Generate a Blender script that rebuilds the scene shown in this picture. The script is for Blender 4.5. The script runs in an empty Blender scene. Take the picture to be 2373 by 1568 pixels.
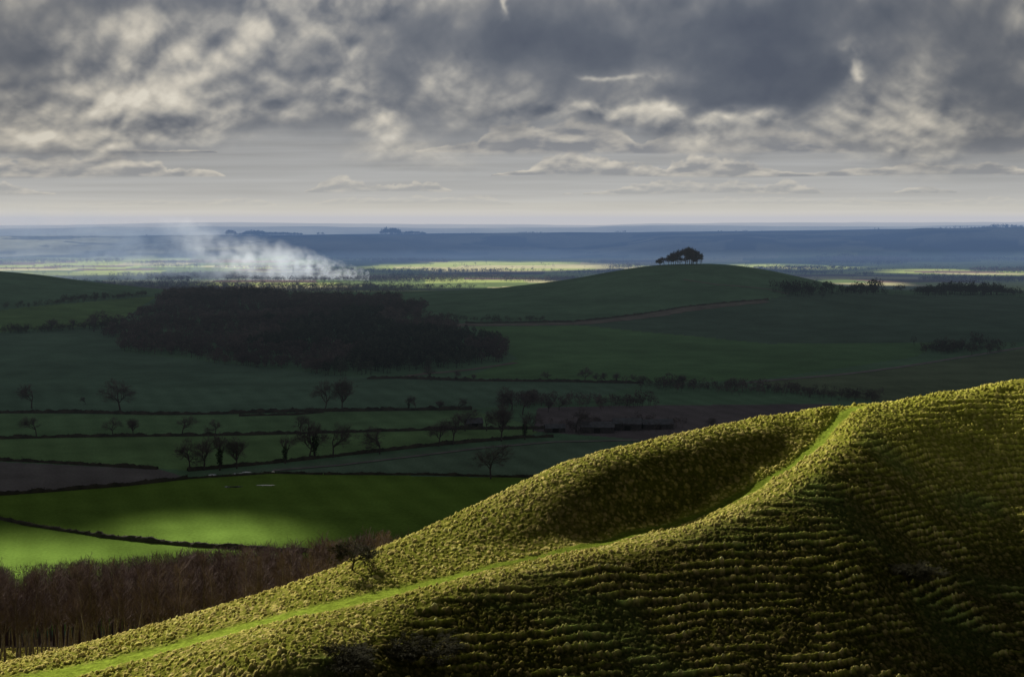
import bpy, math, random
import numpy as np
from mathutils import Vector
scene=bpy.context.scene
COL=scene.collection
EYE=150.0; F=3333.0
# ------------------------------------------------------------ sun
SUN_AZ=math.radians(33); SUN_EL=math.radians(29)
S=np.array([-math.sin(SUN_AZ)*math.cos(SUN_EL), math.cos(SUN_AZ)*math.cos(SUN_EL), math.sin(SUN_EL)])
# ------------------------------------------------------------ noise helpers
def h2(ix,iy,seed=0.0):
    v=np.sin(ix*127.1+iy*311.7+seed*74.7)*43758.5453
    return v-np.floor(v)
def vnoise(x,y,seed=0.0):
    ix=np.floor(x);iy=np.floor(y);fx=x-ix;fy=y-iy
    fx=fx*fx*(3-2*fx);fy=fy*fy*(3-2*fy)
    a=h2(ix,iy,seed);b=h2(ix+1,iy,seed);c=h2(ix,iy+1,seed);d=h2(ix+1,iy+1,seed)
    return (a*(1-fx)+b*fx)*(1-fy)+(c*(1-fx)+d*fx)*fy
def fbm(x,y,o=4,seed=0.0):
    t=0;a=.5;n=0
    for i in range(o):
        t=t+a*vnoise(x*2**i+i*17.3,y*2**i-i*9.1,seed+i); n+=a; a*=.5
    return t/n-.5
def sm(a,b,x):
    t=np.clip((x-a)/(b-a),0,1); return t*t*(3-2*t)
def mixc(a,b,t):
    return a*(1-t[:,None])+b*t[:,None]
# ------------------------------------------------------------ terrain
def sight(u,v,D): return ((u-1200)/F*D, D, EYE-(v-525)/F*D)
CREST=[(-300,1620,205),(0,1552,215),(200,1505,222),(400,1450,228),(600,1390,233),(780,1330,238),(900,1277,243),(1000,1235,249),(1100,1187,253),(1200,1140,257),(1300,1092,262),(1400,1057,267),(1500,1032,271.5),(1650,1000,278),(1800,972,284),(1900,957,289),(2000,946,294),(2200,915,302),(2400,885,310),(2700,850,325)]
TRACK=[(60,1592,200),(150,1572,204),(400,1510,213),(600,1460,214),(800,1415,217),(1000,1370,225),(1100,1338,230.5),(1250,1298,237.5),(1400,1262,243.5),(1550,1225,250),(1650,1190,255),(1750,1140,261),(1850,1085,268.5),(1920,1030,276),(1950,985,283),(2005,949,292)]
SPUR=[(600,1600,190),(800,1495,200),(1000,1395,216),(1100,1362,220.5),(1250,1328,226),(1400,1295,231),(1550,1258,237),(1650,1228,242),(1750,1185,248),(1850,1132,255),(1950,1065,262),(2000,1005,274),(2050,959,289)]
MID=[(1500,1092,259.5),(1500,1175,253.2),(1350,1142,253),(1350,1208,247.3),(1000,1300,237),(1200,1202,248),(1200,1262,241.5),(1650,1062,267),(1650,1132,261),(1800,1016,276),(1800,1075,270.3),(2200,1100,272),(2200,1300,246),(2000,1200,247),(2000,1400,224.5),(2000,1586,208),(1500,1400,220),(1500,1586,203),(1250,1450,212),(1250,1586,200),(2400,1100,277),(2400,1350,244),(2400,1586,217),(2200,1586,214),(1000,1480,207),(1000,1586,198),(1750,1400,223),(1750,1586,206),(800,1586,191)]
pts=[(lambda p:(p[0],p[1],p[2]-.35))(sight(*p)) for p in CREST]+[sight(*p) for p in TRACK+SPUR+MID]
for u,v,D in CREST[1:-1]:
    x,y,z=sight(u,v,D); s=(D+11)/D; pts.append((x*s,D+11,z-4.2))
for s,z in((-.6,50),(-.36,57),(-.18,58),(-.09,61),(0,68),(.12,78),(.25,84),(.36,88),(.6,92)): pts.append((s*310+ (0 if s<.1 else 15*s),310+(0 if s<0 else s*150),z))
pts+=[(-.12*282,282,70),(-.085*288,288,73)]
for s in(-.6,-.36,-.18,0,.18,.36,.6):
    pts+= [(s*460,460,20+max(0,s)*50),(s*600,600,0),(s*680,680,0),(s*150,150,67),(s*100,100,84),(s*50,50,118),(s*180,180,72+ (6 if s<0 else 0))]
pts+=[(0,0,147),(-60,-60,150),(60,-60,150),(0,-100,150),(-120,215,72),(-160,260,60),(180,260,98),(190,330,108)]
P=np.array(pts); PX=P[:,:2]/100
def tps(r2): return np.where(r2>1e-12,.5*r2*np.log(np.maximum(r2,1e-12)),0)
NP=len(P)
K=tps(((PX[:,None]-PX[None])**2).sum(-1))+np.eye(NP)*0.0003
A=np.zeros((NP+3,NP+3));A[:NP,:NP]=K;A[:NP,NP]=1;A[:NP,NP+1:]=PX;A[NP,:NP]=1;A[NP+1:,:NP]=PX.T
RW=np.linalg.solve(A,np.concatenate([P[:,2],[0,0,0]]))
def near(x,y):
    out=np.empty_like(x)
    for i in range(0,len(x),100000):
        a=x[i:i+100000]/100;b=y[i:i+100000]/100
        r2=(a[:,None]-PX[None,:,0])**2+(b[:,None]-PX[None,:,1])**2
        out[i:i+100000]=tps(r2)@RW[:NP]+RW[NP]+RW[NP+1]*a+RW[NP+2]*b
    return out
def smooth_interp(x,xs,zs):
    r=0
    for k in(-45,-22,0,22,45): r=r+np.interp(x+k,xs,zs)
    return r/5
RU=[0,200,380,900,1100,1200,1300,1400,1480,1600,1740,1850,1950,2000,2130,2400]
RV=[638,668,691,691,683,674,661,645,627,617,619,644,667,679,685,692]
RX=[-3000,-1500]+[(u-1200)*.69 for u in RU]+[1500,3000]
RZ=[60,90]+[150-(v-525)*.69 for v in RV]+[40,40]
FX=[-7000,-2520,-1470,-630,0,840,1680,2520,7000]; FZ=[80,88,92,98,104,113,120,130,135]
def G(x,y):
    x=np.atleast_1d(np.asarray(x,float));y=np.atleast_1d(np.asarray(y,float))
    z=np.zeros_like(x)
    m=y<640
    val=fbm(x/260,y/260,3,3)*5*sm(600,800,y)
    if m.any():
        w=1-sm(540,640,y[m]); z[m]=near(x[m],y[m])*w
    z=z+val
    crest=smooth_interp(x,RX,RZ)
    low=np.minimum(crest,40)*np.where(y<2300,sm(1150,2300,y),1-sm(2320,3000,y))
    extra=np.maximum(crest-40,0)*np.where(y<2300,sm(1750,2300,y),1-sm(2320,2800,y))
    z=z+low+extra
    top=np.interp(x*7000/np.maximum(y,5000),FX,FZ)+fbm(x/900,y*0+3,3,8)*8
    foot=fbm(x/900,y/2500,4,12)*1500
    z=z+top*(.12*sm(4900,5900,y)+.88*sm(5650,7000,y+foot*sm(5000,5600,y)*(1-sm(6600,6950,y))))*(1-.35*sm(7050,9500,y))
    z=z+fbm(x/320,y/500,4,13)*30*sm(5500,5900,y)*(1-sm(6600,6950,y))
    z=z+sm(9500,11000,y)*(1-sm(11200,13000,y))*(52+fbm(x/1500,y/4000,4,21)*60)
    z=z+sm(12500,15500,y)*(84+fbm(x/1800,y/6000,5,31)*75)
    return z
def hit(u,v,y0=640):
    ys=np.geomspace(y0,17000,5000)
    xs=(u-1200)/F*ys; zr=EYE-(v-525)/F*ys
    g=G(xs,ys); k=np.where(g>=zr)[0]
    k=k[0] if len(k) else len(ys)-1
    return float(xs[k]),float(ys[k]),float(g[k])
# ------------------------------------------------------------ mesh helpers
def make_mesh(name,V,Fc,mat=None,smooth=False):
    me=bpy.data.meshes.new(name)
    V=np.asarray(V,np.float32);Fc=np.asarray(Fc,np.int32)
    me.vertices.add(len(V));me.vertices.foreach_set("co",V.ravel())
    k=Fc.shape[1]
    me.loops.add(Fc.size);me.loops.foreach_set("vertex_index",Fc.ravel())
    me.polygons.add(len(Fc));me.polygons.foreach_set("loop_start",np.arange(0,Fc.size,k,dtype=np.int32))
    if smooth: me.polygons.foreach_set("use_smooth",np.ones(len(Fc),bool))
    me.update(calc_edges=True)
    if mat: me.materials.append(mat)
    return me
def add_obj(name,me,loc=(0,0,0),parent=None,**props):
    o=bpy.data.objects.new(name,me);COL.objects.link(o);o.location=loc
    if parent: o.parent=parent
    for k,v in props.items(): o[k]=v
    return o
def grid_faces(nr,nc):
    i=np.arange(nr-1)[:,None]*nc+np.arange(nc-1)[None]
    i=i.ravel(); return np.stack([i,i+1,i+nc+1,i+nc],1)
def set_col(me,name,C):
    a=me.attributes.new(name,'FLOAT_COLOR','POINT')
    C=np.concatenate([C,np.ones((len(C),1))],1).astype(np.float32)
    a.data.foreach_set("color",C.ravel())
# ------------------------------------------------------------ materials
def new_mat(name):
    m=bpy.data.materials.new(name);m.use_nodes=True;nt=m.node_tree
    return m,nt,nt.nodes["Principled BSDF"]
def simple(name,c1,c2,scale=1.0,rough=.9,coord='Object'):
    m,nt,b=new_mat(name)
    tc=nt.nodes.new('ShaderNodeTexCoord');no=nt.nodes.new('ShaderNodeTexNoise');no.inputs['Scale'].default_value=scale;no.inputs['Detail'].default_value=6
    r=nt.nodes.new('ShaderNodeValToRGB');r.color_ramp.elements[0].position=.35;r.color_ramp.elements[1].position=.65
    r.color_ramp.elements[0].color=(*c1,1);r.color_ramp.elements[1].color=(*c2,1)
    nt.links.new(tc.outputs[coord],no.inputs['Vector']);nt.links.new(no.outputs['Fac'],r.inputs['Fac']);nt.links.new(r.outputs['Color'],b.inputs['Base Color'])
    b.inputs['Roughness'].default_value=rough;b.inputs['Specular IOR Level'].default_value=.15
    return m
def land_mat(name,attr,sc1,sc2,bump,bd,lo=.55,hi=1.45):
    m,nt,b=new_mat(name)
    at=nt.nodes.new('ShaderNodeAttribute');at.attribute_name=attr
    tc=nt.nodes.new('ShaderNodeTexCoord')
    n1=nt.nodes.new('ShaderNodeTexNoise');n1.inputs['Scale'].default_value=sc1;n1.inputs['Detail'].default_value=8
    n2=nt.nodes.new('ShaderNodeTexNoise');n2.inputs['Scale'].default_value=sc2;n2.inputs['Detail'].default_value=5
    for q in(n1,n2): nt.links.new(tc.outputs['Object'],q.inputs['Vector'])
    ad=nt.nodes.new('ShaderNodeMath');ad.operation='ADD';nt.links.new(n1.outputs['Fac'],ad.inputs[0]);nt.links.new(n2.outputs['Fac'],ad.inputs[1])
    mr=nt.nodes.new('ShaderNodeMapRange');mr.inputs['From Min'].default_value=.65;mr.inputs['From Max'].default_value=1.35;mr.inputs['To Min'].default_value=lo;mr.inputs['To Max'].default_value=hi
    nt.links.new(ad.outputs[0],mr.inputs['Value'])
    mx=nt.nodes.new('ShaderNodeVectorMath');mx.operation='SCALE';nt.links.new(at.outputs['Color'],mx.inputs[0]);nt.links.new(mr.outputs[0],mx.inputs['Scale'])
    nt.links.new(mx.outputs[0],b.inputs['Base Color'])
    bu=nt.nodes.new('ShaderNodeBump');bu.inputs['Strength'].default_value=bump;bu.inputs['Distance'].default_value=bd
    nt.links.new(ad.outputs[0],bu.inputs['Height']);nt.links.new(bu.outputs[0],b.inputs['Normal'])
    b.inputs['Roughness'].default_value=1;b.inputs['Specular IOR Level'].default_value=0.0
    return m
M_ground=land_mat("field_ground","surface",.03,.6,.25,.3,.75,1.25)
M_hill=land_mat("tussock_grass","surface",1.8,9.0,1.0,.14,.45,1.7)
M_bark=simple("dark_bark",(.07,.062,.06),(.13,.115,.105),3)
M_twig=simple("bare_twigs",(.14,.12,.122),(.23,.195,.195),.3)
M_redtwig=simple("reddish_twigs",(.10,.072,.074),(.21,.155,.15),.35)
M_redbark=simple("brown_bark",(.14,.115,.11),(.27,.225,.205),2)
M_ivy=simple("dark_ivy",(.03,.05,.025),(.055,.08,.04),.6)
M_hedge=simple("hedge_twigs",(.06,.058,.048),(.11,.1,.078),.15)
M_darktree=simple("far_trees",(.02,.024,.026),(.04,.04,.04),.05)
M_wood=simple("winter_wood",(.10,.082,.082),(.2,.162,.16),.012)
M_conifer=simple("conifer_needles",(.06,.072,.062),(.11,.125,.1),.02)
M_haw=simple("hawthorn_twigs",(.04,.04,.025),(.09,.085,.04),2)
M_track=simple("chalk_track",(.26,.245,.24),(.42,.39,.38),.1)
M_dirt=simple("earth_track",(.25,.22,.19),(.37,.33,.285),.05)
M_wall=simple("barn_boards",(.06,.056,.06),(.11,.1,.1),.5)
M_roof=simple("barn_roof",(.14,.145,.165),(.22,.225,.25),.4,.5)
M_door=simple("barn_door_wood",(.015,.013,.012),(.03,.026,.022),1)
M_steel=simple("galvanised_steel",(.1,.1,.11),(.16,.16,.17),1,.5)
m,nt,b=new_mat("puddle_water");b.inputs['Base Color'].default_value=(.02,.025,.03,1);b.inputs['Roughness'].default_value=.08
no=nt.nodes.new('ShaderNodeTexNoise');no.inputs['Scale'].default_value=2;bu=nt.nodes.new('ShaderNodeBump');bu.inputs['Strength'].default_value=.05
nt.links.new(no.outputs['Fac'],bu.inputs['Height']);nt.links.new(bu.outputs[0],b.inputs['Normal']);M_water=m
# ------------------------------------------------------------ valley ground sheet
rows=list(np.arange(-100,600,8.0))
vv=np.arange(525+5e5/600,606,-1.6)
rows+=list(5e5/(vv-525))
rows+=list(np.arange(rows[-1]+90,7300,35))+list(np.geomspace(7400,17500,70))
rows=np.array(sorted(rows))
cols=np.concatenate([np.linspace(-.75,-.39,40)[:-1],np.linspace(-.39,.39,900),np.linspace(.39,.75,40)[1:]])
wid=np.where(rows<200,200,rows)
X=(cols[None]*wid[:,None]).ravel();Y=np.repeat(rows,len(cols))
Z=G(X,Y)
inh=(1-sm(.36,.385,np.abs(X/np.maximum(Y,1))))*sm(178,190,Y)*(1-sm(306,320,Y))
Zg=Z-inh*4.0
def poly_world(uv): return np.array([hit(u,v)[:2] for u,v in uv])
def inside(X,Y,poly):
    c=np.zeros(len(X),bool);k=len(poly)
    for i in range(k):
        x1,y1=poly[i];x2,y2=poly[(i+1)%k]
        if y1==y2: continue
        cond=((y1>Y)!=(y2>Y))&(X<(x2-x1)*(Y-y1)/(y2-y1)+x1)
        c^=cond
    return c
GM=4.3
C=np.tile(np.array([[.05,.088,.052]]),(len(X),1))*GM
NEAR_CROP=np.array([[.24,.40,.075]])  # crop green of the nearest field
fields=[
 ([(-300,1080),(0,1082),(375,1100),(440,1120),(280,1138),(0,1158),(-300,1168)],(.066,.062,.06)),
 ([(440,1112),(700,1088),(1000,1055),(1300,1030),(1600,1025),(1500,1110),(1260,1118),(640,1106)],(.055,.083,.056)),
 ([(-300,1030),(0,1028),(640,1018),(1280,1005),(1230,1025),(1000,1045),(700,1080),(440,1102),(375,1098),(0,1080),(-300,1080)],(.065,.108,.046)),
 ([(-300,970),(0,968),(360,972),(920,962),(1100,960),(1280,1005),(640,1018),(0,1028),(-300,1030)],(.06,.102,.05)),
 ([(-300,790),(0,782),(260,768),(290,825),(860,885),(930,885),(1100,892),(1500,898),(1400,930),(1100,958),(360,970),(0,966),(-300,968)],(.05,.083,.056)),
 ([(1110,765),(1400,762),(1800,805),(2200,800),(2150,835),(1750,893),(1500,896),(1080,885),(1215,840)],(.048,.09,.04)),
 ([(1300,757),(1600,722),(1800,702),(2100,690),(2700,692),(2700,808),(2200,802),(1800,805)],(.038,.06,.042)),
 ([(1750,895),(2100,862),(2400,817),(2700,780),(2700,960),(2060,940)],(.057,.074,.044)),
 ([(1260,955),(1500,950),(1950,945),(1900,1000),(1500,1030),(1250,1010)],(.06,.052,.054)),
 ([(-300,735),(0,728),(200,708),(370,694),(270,760),(0,778),(-300,790)],(.06,.102,.04)),
]
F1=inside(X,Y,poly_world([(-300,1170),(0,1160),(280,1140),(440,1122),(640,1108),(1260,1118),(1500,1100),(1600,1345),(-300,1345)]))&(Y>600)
for uv,c in fields:
    pw=poly_world(uv); mk=inside(X,Y,pw)&(Y>600)
    C[mk]=np.array(c)*GM
C[F1]=NEAR_CROP
C[(Y>440)&(Y<700)&(X<40)]=NEAR_CROP
vale=sm(2700,2900,Y)*(1-sm(5500,5900,Y))
wx=X+fbm(X/400,Y/400,2,5)*160;wy=Y+fbm(X/500,Y/500,2,6)*160
cx=np.floor(wx/290+h2(np.floor(wy/190),0*wy,9)*1);cy=np.floor(wy/190)
hh=h2(cx,cy,2)
fc=np.where((hh<.5)[:,None],np.array([[.54,.66,.22]]),np.where((hh<.68)[:,None],np.array([[.2,.28,.11]]),np.where((hh<.84)[:,None],np.array([[.74,.72,.42]]),np.array([[.28,.2,.17]]))))
C=mixc(C,fc,vale)
wd=sm(.02,.06,fbm(X/330,Y/150,5,14))
sc=mixc(np.array([[.22,.24,.2]])*(1+fbm(X/200,Y/200,4,18)*1.8)[:,None],np.array([[.02,.022,.025]])+0*C,wd)
C=mixc(C,sc,sm(5500,5900,Y))
C=mixc(C,np.array([[.12,.14,.12]])*(1+fbm(X/500,Y/900,4,15)*1.2)[:,None],sm(8500,10000,Y))
C=mixc(C,np.array([[.035,.027,.022]])+0*C,1-sm(400,450,Y))
C*=(1+fbm(X/90+Y/400,Y/60,4,44)*.5)[:,None]*(1+.06*np.sin((X*.94+Y*.34)/3.0)*(Y<1300))[:,None]
C=np.clip(C,.004,1)
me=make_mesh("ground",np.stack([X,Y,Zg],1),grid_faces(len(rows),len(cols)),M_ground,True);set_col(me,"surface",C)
add_obj("ground",me,kind="structure",label="patchwork of green winter fields across a broad vale",category="ground")
# ------------------------------------------------------------ tussocky hillside sheet
ns=1700;DY=.15;ys=np.arange(176,322,DY);ss=np.linspace(-.39,.39,ns)
X=(ss[None]*ys[:,None]).ravel();Y=np.repeat(ys,ns)
nr=len(ys)
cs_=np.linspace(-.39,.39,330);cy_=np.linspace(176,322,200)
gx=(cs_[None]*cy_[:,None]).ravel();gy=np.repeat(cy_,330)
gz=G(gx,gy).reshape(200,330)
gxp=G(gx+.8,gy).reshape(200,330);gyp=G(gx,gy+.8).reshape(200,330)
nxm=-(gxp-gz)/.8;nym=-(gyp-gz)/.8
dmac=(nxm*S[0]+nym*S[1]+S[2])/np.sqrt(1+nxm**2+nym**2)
def upsample(g):
    tmp=np.empty((200,ns))
    for i in range(200): tmp[i]=np.interp(ss,cs_,g[i])
    fi=(ys-176)/(322-176)*199;i0=np.clip(np.floor(fi).astype(int),0,198);ff=(fi-i0)[:,None]
    return (tmp[i0]*(1-ff)+tmp[i0+1]*ff).ravel()
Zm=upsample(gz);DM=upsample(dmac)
tw=np.array([sight(*p) for p in TRACK])
def dist_poly(X,Y,pl):
    best=np.full(len(X),1e9);tt=np.zeros(len(X))
    for i in range(len(pl)-1):
        a=pl[i,:2];d=pl[i+1,:2]-a;L2=(d**2).sum()
        t=np.clip(((X-a[0])*d[0]+(Y-a[1])*d[1])/L2,0,1)
        q=np.hypot(X-a[0]-t*d[0],Y-a[1]-t*d[1]);m=q<best
        best[m]=q[m];tt[m]=(i+t[m])/(len(pl)-1)
    return best,tt
tt_=np.linspace(0,len(tw)-1,60);tws=np.stack([np.interp(tt_,np.arange(len(tw)),tw[:,k]) for k in range(3)],1)
for _ in range(6): tws[1:-1]=(tws[:-2]+tws[1:-1]*2+tws[2:])/4
off=np.interp(np.linspace(0,1,60),[0,.35,.5,.85,1],[0,0,-2.2,-1.2,0]);tws[:,1]+=off;tws[:,0]-=off*.3
dT,tT=dist_poly(X,Y,tws)
dT=dT+fbm(X/3,Y/3,3,50)*1.3
wT=np.interp(tT,[0,.3,.4,.6,1],[2.9,2.3,1.2,1.0,1.2])
path=1-sm(wT*.6,wT*1.6,dT)
dep=np.interp(tT,[0,.3,.4,.6,.85,1],[.25,.3,.1,.1,.4,.6])
carve=dep*(1-sm(wT*.6,wT+2.8,dT))
spw=np.array([sight(*p) for p in SPUR]);o=np.argsort(spw[:,0])
ysp=np.interp(X,[-60]+list(spw[o,0])+[95,130],[170]+list(spw[o,1])+[300,330])
nearslope=sm(0,7,ysp-Y+fbm(X/10,Y/10,3,51)*5)
def bumps(x,y,cell,seed,jit=.95):
    ix=np.floor(x/cell);iy=np.floor(y/cell);best=np.zeros(len(x));bid=np.zeros(len(x))
    for a in(-1,0,1):
        for c in(-1,0,1):
            jx=ix+a;jy=iy+c
            px=(jx+.5+(h2(jx,jy,seed)-.5)*jit)*cell;py=(jy+.5+(h2(jx,jy,seed+1)-.5)*jit)*cell
            R=cell*(.24+.34*h2(jx,jy,seed+2)**1.6);am=.05+.95*h2(jx,jy,seed+3)**1.3
            v=np.clip(1-((x-px)**2+(y-py)**2)/R**2,0,1)**.6*am
            m=v>best;best[m]=v[m];bid[m]=h2(jx,jy,seed+4)[m]
    return best,bid
wx=X+fbm(X/1.0,Y/1.0,3,60)*.9;wy=Y+fbm(X/1.0,Y/1.0,3,61)*.9
b1,id1=bumps(wx,wy,.84,70);b2,id2=bumps(wx,wy,.46,80)
ph=Zm/.85+fbm(X/20,Y/20,4,62)*1.5+fbm(X/2.5,Y/2.5,3,63)*.6
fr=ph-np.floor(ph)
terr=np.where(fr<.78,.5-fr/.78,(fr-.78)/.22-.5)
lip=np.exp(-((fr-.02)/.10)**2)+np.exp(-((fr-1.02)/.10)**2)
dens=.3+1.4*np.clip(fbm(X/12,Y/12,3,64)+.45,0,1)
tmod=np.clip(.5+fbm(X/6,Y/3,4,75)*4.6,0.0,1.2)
open_=1-path
amp=.22+.83*sm(.06,.36,DM)
amp=amp*(1-nearslope)+(.62)*nearslope
tz=open_*( (b1*.44*dens+b2*.22)*amp*(1+.6*nearslope*lip*tmod) + fbm(X/.5,Y/.5,3,65)*.16 ) + nearslope*open_*(terr*.58*tmod) + fbm(X/8,Y/8,4,66)*.8*open_
tz+=path*fbm(X/2,Y/2,3,67)*.12
edge=(1-sm(.375,.389,np.abs(X/Y)))*sm(176.5,180,Y)*(1-sm(317,321,Y))
Zh=Zm-carve+tz-(1-edge)*2.0
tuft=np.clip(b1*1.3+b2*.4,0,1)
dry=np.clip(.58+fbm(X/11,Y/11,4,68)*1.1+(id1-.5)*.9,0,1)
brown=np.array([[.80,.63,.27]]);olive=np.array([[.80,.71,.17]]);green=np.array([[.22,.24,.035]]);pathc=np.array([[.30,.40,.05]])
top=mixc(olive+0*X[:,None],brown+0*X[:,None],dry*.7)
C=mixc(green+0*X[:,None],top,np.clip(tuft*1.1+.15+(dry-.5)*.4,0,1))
upper=sm(235,290,Y)*sm(20,90,X)
C=mixc(C,np.array([[.60,.62,.08]])+0*C,upper*.45)
moss=np.clip((fbm(X/18,Y/12,3,69)-.04)*6,0,1)*nearslope
C=mixc(C,np.array([[.32,.46,.12]])+0*C,moss*.5)
# shade painted into the sward colour on slopes facing away from the sun
shade_mask=1-sm(-.05,.27,DM)
C=mixc(C,C*.32,shade_mask*(1-nearslope))
C=mixc(C,C*(.22+1.0*lip*tmod)[:,None],nearslope*(1-.6*upper))  # painted shade on the near slope, with sunlit terrace lips painted lighter
C=mixc(C,pathc*(1-.35*sm(.34,.45,tT)*(1-sm(.75,.9,tT)))[:,None]+0*C,path)
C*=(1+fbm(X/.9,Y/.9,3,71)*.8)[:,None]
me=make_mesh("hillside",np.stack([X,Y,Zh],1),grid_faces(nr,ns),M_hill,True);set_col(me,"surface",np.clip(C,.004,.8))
add_obj("hillside",me,kind="structure",label="tussocky sheep-grazed chalk down with a sunken green path",category="hillside")
HZ=Zh.reshape(nr,ns)
def hillz(x,y):
    i=int(np.clip((y-176)/DY,0,nr-1));j=int(np.clip((x/y+.39)/.78*(ns-1),0,ns-1));return float(HZ[i,j])
def hillhit(u,v):
    yy=np.arange(180,318,.2);xx=(u-1200)/F*yy
    for x,y in zip(xx,yy):
        if hillz(x,y)>=EYE-(v-525)/F*y: return x,y,hillz(x,y)
    return xx[-1],yy[-1],hillz(xx[-1],yy[-1])
# ------------------------------------------------------------ trees
def seg_mesh(name,segs,mat,sides=3):
    P0=np.array([s[0] for s in segs]);P1=np.array([s[1] for s in segs]);R0=np.array([s[2] for s in segs]);R1=np.array([s[3] for s in segs])
    d=P1-P0;d/=np.maximum(np.linalg.norm(d,axis=1,keepdims=True),1e-6)
    ref=np.where(np.abs(d[:,2:3])>.9,np.array([[1.,0,0]]),np.array([[0,0,1.]]))
    a=np.cross(d,ref);a/=np.linalg.norm(a,axis=1,keepdims=True);bb=np.cross(d,a)
    V=[]
    for (Pp,Rr) in((P0,R0),(P1,R1)):
        for k in range(sides):
            th=2*math.pi*k/sides
            V.append(Pp+(a*math.cos(th)+bb*math.sin(th))*Rr[:,None])
    V=np.stack(V,1).reshape(-1,3);Nn=len(segs);base=np.arange(Nn)*2*sides
    Fc=[]
    for k in range(sides):
        k2=(k+1)%sides;Fc.append(np.stack([base+k,base+k2,base+sides+k2,base+sides+k],1))
    return make_mesh(name,V,np.concatenate(Fc),mat)
def rperp(d,rng):
    v=Vector((rng.gauss(0,1),rng.gauss(0,1),rng.gauss(0,1)));v-=v.dot(d)*d
    return v.normalized()
def gen_tree(seed,H,trunkL=.22,levels=5,nch=3,spread=.75,up=.18,r0=.02,rmin=.0028,wide=1.0,split=2,stems=1):
    rng=random.Random(seed);big=[];small=[]
    def grow(p,d,L,r,lev):
        pts=[p];n=3 if lev<3 else 2
        for i in range(n):
            q=pts[-1]+d*(L/n);ra=r*(1-.35*i/n);rb=r*(1-.35*(i+1)/n)
            (big if lev<=split else small).append((tuple(pts[-1]),tuple(q),max(ra,rmin),max(rb,rmin)))
            pts.append(q);d=(d+rperp(d,rng)*(.10 if lev==0 else .22)).normalized()
        if lev>=levels: return
        k=nch+(1 if lev==0 else 0)+(1 if rng.random()<.35 else 0)
        for c in range(k):
            t=1.0 if c==0 else rng.uniform(.35,1.0) if lev>0 else rng.uniform(.75,1.0)
            idx=min(int(t*n),n-1);f=t*n-idx;pp=pts[idx].lerp(pts[idx+1],f)
            ang=spread*rng.uniform(.55,1.15)*(.45 if c==0 else 1)
            nd=(d*math.cos(ang)+rperp(d,rng)*math.sin(ang)+Vector((0,0,up))).normalized()
            grow(pp,nd,L*rng.uniform(.62,.86)*(1.0 if lev else .95),r*rng.uniform(.5,.68),lev+1)
    for s in range(stems):
        d0=Vector((rng.gauss(0,.05),rng.gauss(0,.05),1)) if stems==1 else Vector((rng.gauss(0,.5),rng.gauss(0,.5),1))
        grow(Vector((0,0,0)),d0.normalized(),trunkL,r0,0)
    zm=max(s[1][2] for s in big+small)
    k=H/zm
    f=lambda s:(((s[0][0]*k*wide),(s[0][1]*k*wide),s[0][2]*k-.2),((s[1][0]*k*wide),(s[1][1]*k*wide),s[1][2]*k-.2),s[2]*H,s[3]*H)
    return [f(s) for s in big],[f(s) for s in small]
def gen_slender(seed,H):
    rng=random.Random(seed);big=[];small=[];n=10;p=Vector((0,0,-.5));d=Vector((rng.gauss(0,.06),rng.gauss(0,.06),1)).normalized();pts=[p];r=.21
    for i in range(n):
        q=pts[-1]+d*(H*.92/n);big.append((tuple(pts[-1]),tuple(q),r*(1-.85*i/n),r*(1-.85*(i+1)/n)));pts.append(q);d=(d+rperp(d,rng)*.09+Vector((0,0,.04))).normalized()
    for i in range(42):
        t=rng.uniform(.3,1)**.75;idx=min(int(t*n),n-1);pp=pts[idx].lerp(pts[idx+1],t*n-idx)
        L=H*(.07+.22*(1-t)+.05*rng.random());az=rng.uniform(0,6.28);el=rng.uniform(.5,1.15)
        dd=Vector((math.cos(az)*math.cos(el),math.sin(az)*math.cos(el),math.sin(el)))
        a=pp
        for k in range(3):
            b_=a+dd*L/3;small.append((tuple(a),tuple(b_),.05-.01*k,.04-.01*k))
            for w in range(2):
                td=(dd+rperp(dd,rng)*.7+Vector((0,0,.4))).normalized();tl=L*rng.uniform(.25,.5);st=a.lerp(b_,rng.random());e=st+td*tl
                small.append((tuple(st),tuple(e),.026,.016))
                td2=(td+rperp(td,rng)*.6+Vector((0,0,.3))).normalized();small.append((tuple(st.lerp(e,.6)),tuple(st.lerp(e,.6)+td2*tl*.6),.02,.012))
            a=b_;dd=(dd+rperp(dd,rng)*.2+Vector((0,0,.25))).normalized()
    return big,small
def leaf_cloud(name,n,cen,rad,size,mat,seed,hollow=0.5):
    r=np.random.default_rng(seed);v=r.normal(size=(n,3));v/=np.linalg.norm(v,axis=1,keepdims=True);v*=(hollow+(1-hollow)*r.random((n,1)))
    c=v*np.array(rad)+np.array(cen)
    a=r.normal(size=(n,3))*size;b_=r.normal(size=(n,3))*size
    V=np.stack([c,c+a,c+b_],1).reshape(-1,3);return make_mesh(name,V,np.arange(3*n).reshape(-1,3),mat)
def variant(big,small,mb,ms,extra=None):
    v=[("trunk",seg_mesh("trunk",big,mb,5)),("crown",seg_mesh("crown",small,ms,3))]
    if extra: v.append(extra)
    return v
OAK=[variant(*gen_tree(s,20,.18,6,3,.78,.09,.026,.0015,1.22),M_bark,M_twig) for s in(1,2,3,4,7)]
ivy=variant(*gen_tree(12,18,.3,6,2,.6,.25,.028,.0028,1.0),M_bark,M_twig,("ivy",leaf_cloud("ivy",600,(0,0,6.2),(1.6,1.6,5.2),.35,M_ivy,3,.4)))
BEECH=[variant(*gen_tree(s,24,.13,6,3,.66,.14,.022,.0042,1.05),M_bark,M_twig) for s in(31,32,33)]
SLIM=[variant(*gen_slender(s,18),M_redbark,M_redtwig) for s in(41,42,43,44,45)]
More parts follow.
